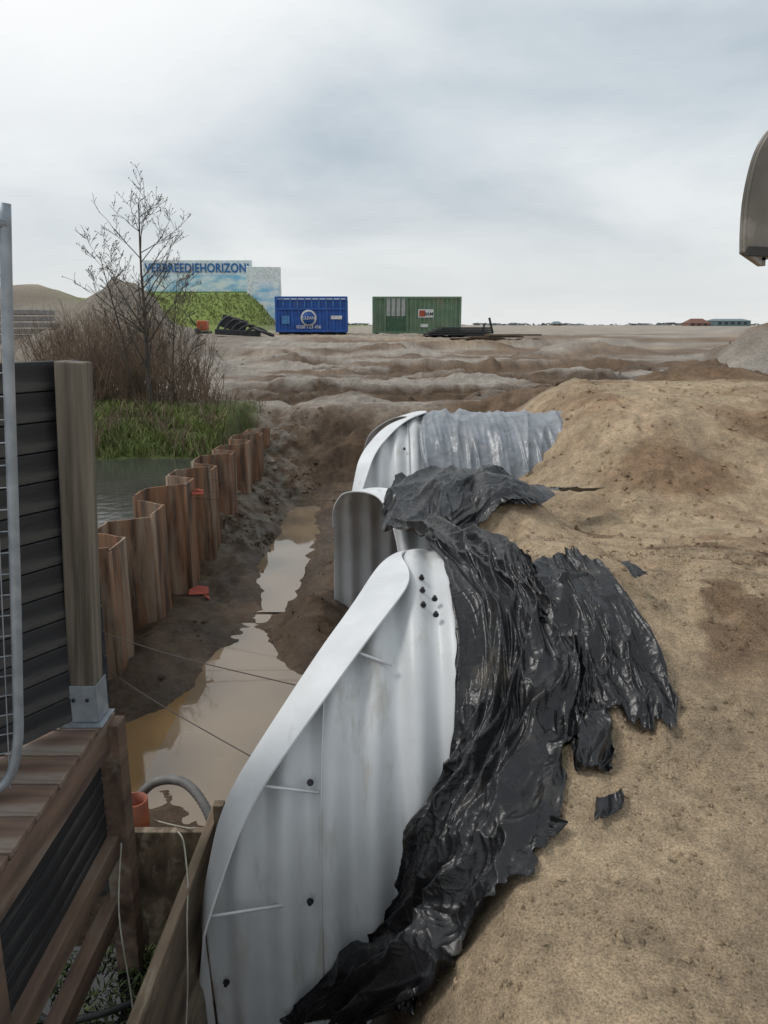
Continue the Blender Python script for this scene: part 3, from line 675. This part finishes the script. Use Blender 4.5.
# ------------------------------------------------------------------ vegetation
def tree(name,base,h,mat_,seed,lean=0,rad=.05,depth=3,spread=.5,n0=17):
    rnd=random.Random(seed);B=Batch();tips=[]
    def br(p,d,l,r,lev):
        n=6;pts=[p];q=p.copy();dd=d.copy();rs=[r]
        g_=.035 if lev==0 else .11
        for i in range(n):
            dd=(dd+Vector((rnd.gauss(0,g_),rnd.gauss(0,g_),rnd.gauss(0.04,.05)))).normalized()
            q=q+dd*l/n;pts.append(q.copy());rs.append(max(.0035,r*(1-.8*(i+1)/n)))
        V,F=tubegeo(pts,rs,5 if lev<2 else 3);B.add(V,F)
        if lev<depth:
            cnt=[n0,6,4,3][min(lev,3)]
            for k in range(cnt):
                t=rnd.uniform(.18 if lev==0 else .15,.98);i=min(int(t*n),n-1);f=t*n-i
                pp=pts[i].lerp(pts[i+1],f);rr_=rs[i]*(1-f)+rs[i+1]*f
                an=rnd.uniform(0,6.28);up=rnd.uniform(.35,1.0)
                nd=(Vector((math.cos(an),math.sin(an),0))*spread*1.2+dd*up).normalized()
                br(pp,nd,l*rnd.uniform(.24,.38)*(1.25-.6*t if lev==0 else 1.1),rr_*.5,lev+1)
        else: tips.append(q)
    e=empty(name)
    br(Vector(base),Vector((lean,0,1)).normalized(),h,rad,0)
    B.make('branches',mat_,e)
    L_=Batch()
    for t in tips:
        if rnd.random()<.4:
            s=.014;L_.add([t+Vector((-s,0,0)),t+Vector((0,0,-s)),t+Vector((s,0,0)),t+Vector((0,s,s))],[(0,1,2,3)])
    L_.make('buds',M_reed,e)
def tz(x,y): return float(T(x,y))-.05
tree('bare_tree',(-4.42,14.7,tz(-4.42,14.7)),3.8,M_bark,8,-.09,.05,n0=26)
tree('bare_tree',(-4.75,14.9,tz(-4.75,14.9)),2.9,M_bark,15,-.16,.028)
tree('bare_tree',(-4.1,15.1,tz(-4.1,15.1)),2.5,M_bark,25,.06,.025)
def brush(name,n,xr,yr,hr,mat_):
    B=Batch()
    X_=np.array([random.uniform(*xr) for _ in range(n)]);Y_=np.array([random.uniform(*yr) for _ in range(n)])
    Z_=T(X_,Y_);K=perlin(X_*.8+3,Y_*.8);H=perlin(X_*.5,Y_*.5+8)
    for x,y,z,k_,hh in zip(X_,Y_,Z_,K,H):
        if k_<-.12: continue
        h=random.uniform(*hr)*(1.0+.5*hh)
        p=Vector((x,y,z-.03));d=Vector((random.gauss(0,.22),random.gauss(0,.22),1))
        pts=[p]
        for k in range(3):
            p=p+d*h/3;d=d+Vector((random.gauss(0,.16),random.gauss(0,.16),0));pts.append(p.copy())
        V,F=tubegeo(pts,[.007,.006,.004,.003],3);B.add(V,F)
        for k in range(3):
            q=pts[random.choice((1,2))];dd=Vector((random.gauss(0,.5),random.gauss(0,.5),.9)).normalized()*h*.3
            V,F=tubegeo([q,q+dd],[.004,.0025],3);B.add(V,F)
    B.make(name,mat_)
brush('shrub',1200,(-7.4,-3.9),(14.8,17.5),(.8,1.9),M_reed)
brush('shrub',550,(-6.5,-3.2),(14.0,15.6),(.3,.8),M_reed)
brush('shrub',160,(-3.6,-2.4),(13.0,16.0),(.1,.4),M_reed)
def blades(name,n,xr,yr,hr,mat_,keep,wd=.012):
    B=Batch();xs_=rng.uniform(*xr,n);ys_=rng.uniform(*yr,n);k=keep(xs_,ys_);xs_=xs_[k];ys_=ys_[k];zs=T(xs_,ys_)
    for x,y,z in zip(xs_,ys_,zs):
        if z<-.08: continue
        h=random.uniform(*hr);a=random.uniform(0,6.28);dx,dy=math.cos(a)*wd,math.sin(a)*wd
        lx,ly=random.gauss(0,.4)*h,random.gauss(0,.4)*h
        B.add([(x-dx,y-dy,z-.01),(x+dx,y+dy,z-.01),(x+dx*.7+lx*.4,y+dy*.7+ly*.4,z+h*.6),(x-dx*.7+lx*.4,y-dy*.7+ly*.4,z+h*.6),(x+lx,y+ly,z+h)],[(0,1,2,3),(3,2,4)])
    B.make(name,mat_)
blades('grass',24000,(-8,-2.75),(11.7,16.2),(.06,.24),M_grass,lambda a,b_:(perlin(a*1.2,b_*1.2)>-.2)&(b_<15.0+perlin(a,a*0)*1.5)&(b_<13.6+2*(-2.7-a)))
blades('grass',4000,(-24,-9),(64,72.5),(.10,.28),M_grass,lambda a,b_:T(a,b_)>1.9,.05)
blades('reeds',1600,(-8,-2.75),(11.8,13.6),(.15,.5),M_reed,lambda a,b_:perlin(a*2,b_)>.0)
# ------------------------------------------------------------------ sky & light
w=bpy.data.worlds.new('World');S.world=w;w.use_nodes=True;N=w.node_tree.nodes;L=w.node_tree.links;N.clear()
out=N.new('ShaderNodeOutputWorld')
sk_=N.new('ShaderNodeTexSky');sk_.sky_type='NISHITA';sk_.sun_disc=False;sk_.sun_elevation=math.radians(53);sk_.sun_rotation=math.radians(-80)
bg1=N.new('ShaderNodeBackground');bg1.inputs[1].default_value=.06;L.new(sk_.outputs[0],bg1.inputs[0])
tc=N.new('ShaderNodeTexCoord');sp=N.new('ShaderNodeSeparateXYZ');L.new(tc.outputs['Generated'],sp.inputs[0])
ab=N.new('ShaderNodeMath');ab.operation='MAXIMUM';ab.inputs[1].default_value=0;L.new(sp.outputs[2],ab.inputs[0])
ad=N.new('ShaderNodeMath');ad.inputs[1].default_value=.22;L.new(ab.outputs[0],ad.inputs[0])
dx=N.new('ShaderNodeMath');dx.operation='DIVIDE';L.new(sp.outputs[0],dx.inputs[0]);L.new(ad.outputs[0],dx.inputs[1])
dy=N.new('ShaderNodeMath');dy.operation='DIVIDE';L.new(sp.outputs[1],dy.inputs[0]);L.new(ad.outputs[0],dy.inputs[1])
cb=N.new('ShaderNodeCombineXYZ');L.new(dx.outputs[0],cb.inputs[0]);L.new(dy.outputs[0],cb.inputs[1]);cb.inputs[2].default_value=3.3
nz=N.new('ShaderNodeTexNoise');nz.inputs['Scale'].default_value=.95;nz.inputs['Detail'].default_value=7;nz.inputs['Roughness'].default_value=.52;nz.inputs['Distortion'].default_value=.4
L.new(cb.outputs[0],nz.inputs[0])
r1=N.new('ShaderNodeValToRGB');e=r1.color_ramp.elements;e[0].position=.36;e[0].color=(.45,.52,.58,1);e[1].position=.64;e[1].color=(.75,.79,.81,1)
L.new(nz.outputs[0],r1.inputs[0])
hz=N.new('ShaderNodeMapRange');hz.inputs[1].default_value=0;hz.inputs[2].default_value=.20;hz.inputs[3].default_value=.9;hz.inputs[4].default_value=0;L.new(ab.outputs[0],hz.inputs[0])
m1=N.new('ShaderNodeMix');m1.data_type='RGBA';m1.inputs[7].default_value=(.76,.77,.76,1);L.new(hz.outputs[0],m1.inputs[0]);L.new(r1.outputs[0],m1.inputs[6])
dt=N.new('ShaderNodeVectorMath');dt.operation='DOT_PRODUCT';sv=Vector((-.38,.80,.48)).normalized();dt.inputs[1].default_value=sv;L.new(tc.outputs['Generated'],dt.inputs[0])
gl=N.new('ShaderNodeMapRange');gl.interpolation_type='SMOOTHSTEP';gl.inputs[1].default_value=.90;gl.inputs[2].default_value=1.0;gl.inputs[3].default_value=0;gl.inputs[4].default_value=.85;L.new(dt.outputs['Value'],gl.inputs[0])
m2=N.new('ShaderNodeMix');m2.data_type='RGBA';m2.inputs[7].default_value=(1.0,1.0,.99,1);L.new(gl.outputs[0],m2.inputs[0]);L.new(m1.outputs[2],m2.inputs[6])
bg2=N.new('ShaderNodeBackground');bg2.inputs[1].default_value=1.12;L.new(m2.outputs[2],bg2.inputs[0])
mx=N.new('ShaderNodeMixShader');mx.inputs[0].default_value=.93;L.new(bg1.outputs[0],mx.inputs[1]);L.new(bg2.outputs[0],mx.inputs[2]);L.new(mx.outputs[0],out.inputs[0])
sl=bpy.data.lights.new('sun','SUN');sl.energy=1.5;sl.angle=math.radians(14);sl.color=(1,.96,.91)
so=bpy.data.objects.new('sun',sl);link(so);so.rotation_euler=Vector((-.55,.10,.75)).to_track_quat('Z','Y').to_euler()
# ------------------------------------------------------------------ camera
cam=bpy.data.cameras.new('camera');co=bpy.data.objects.new('camera',cam);link(co)
co.location=(0,0,EYE);co.rotation_euler=(math.radians(76.3),0,0)
cam.sensor_fit='VERTICAL';cam.sensor_height=36;cam.lens=27;cam.clip_start=.05;cam.clip_end=4000
S.camera=co
S.view_settings.view_transform='Standard';S.view_settings.look='None';S.view_settings.exposure=0
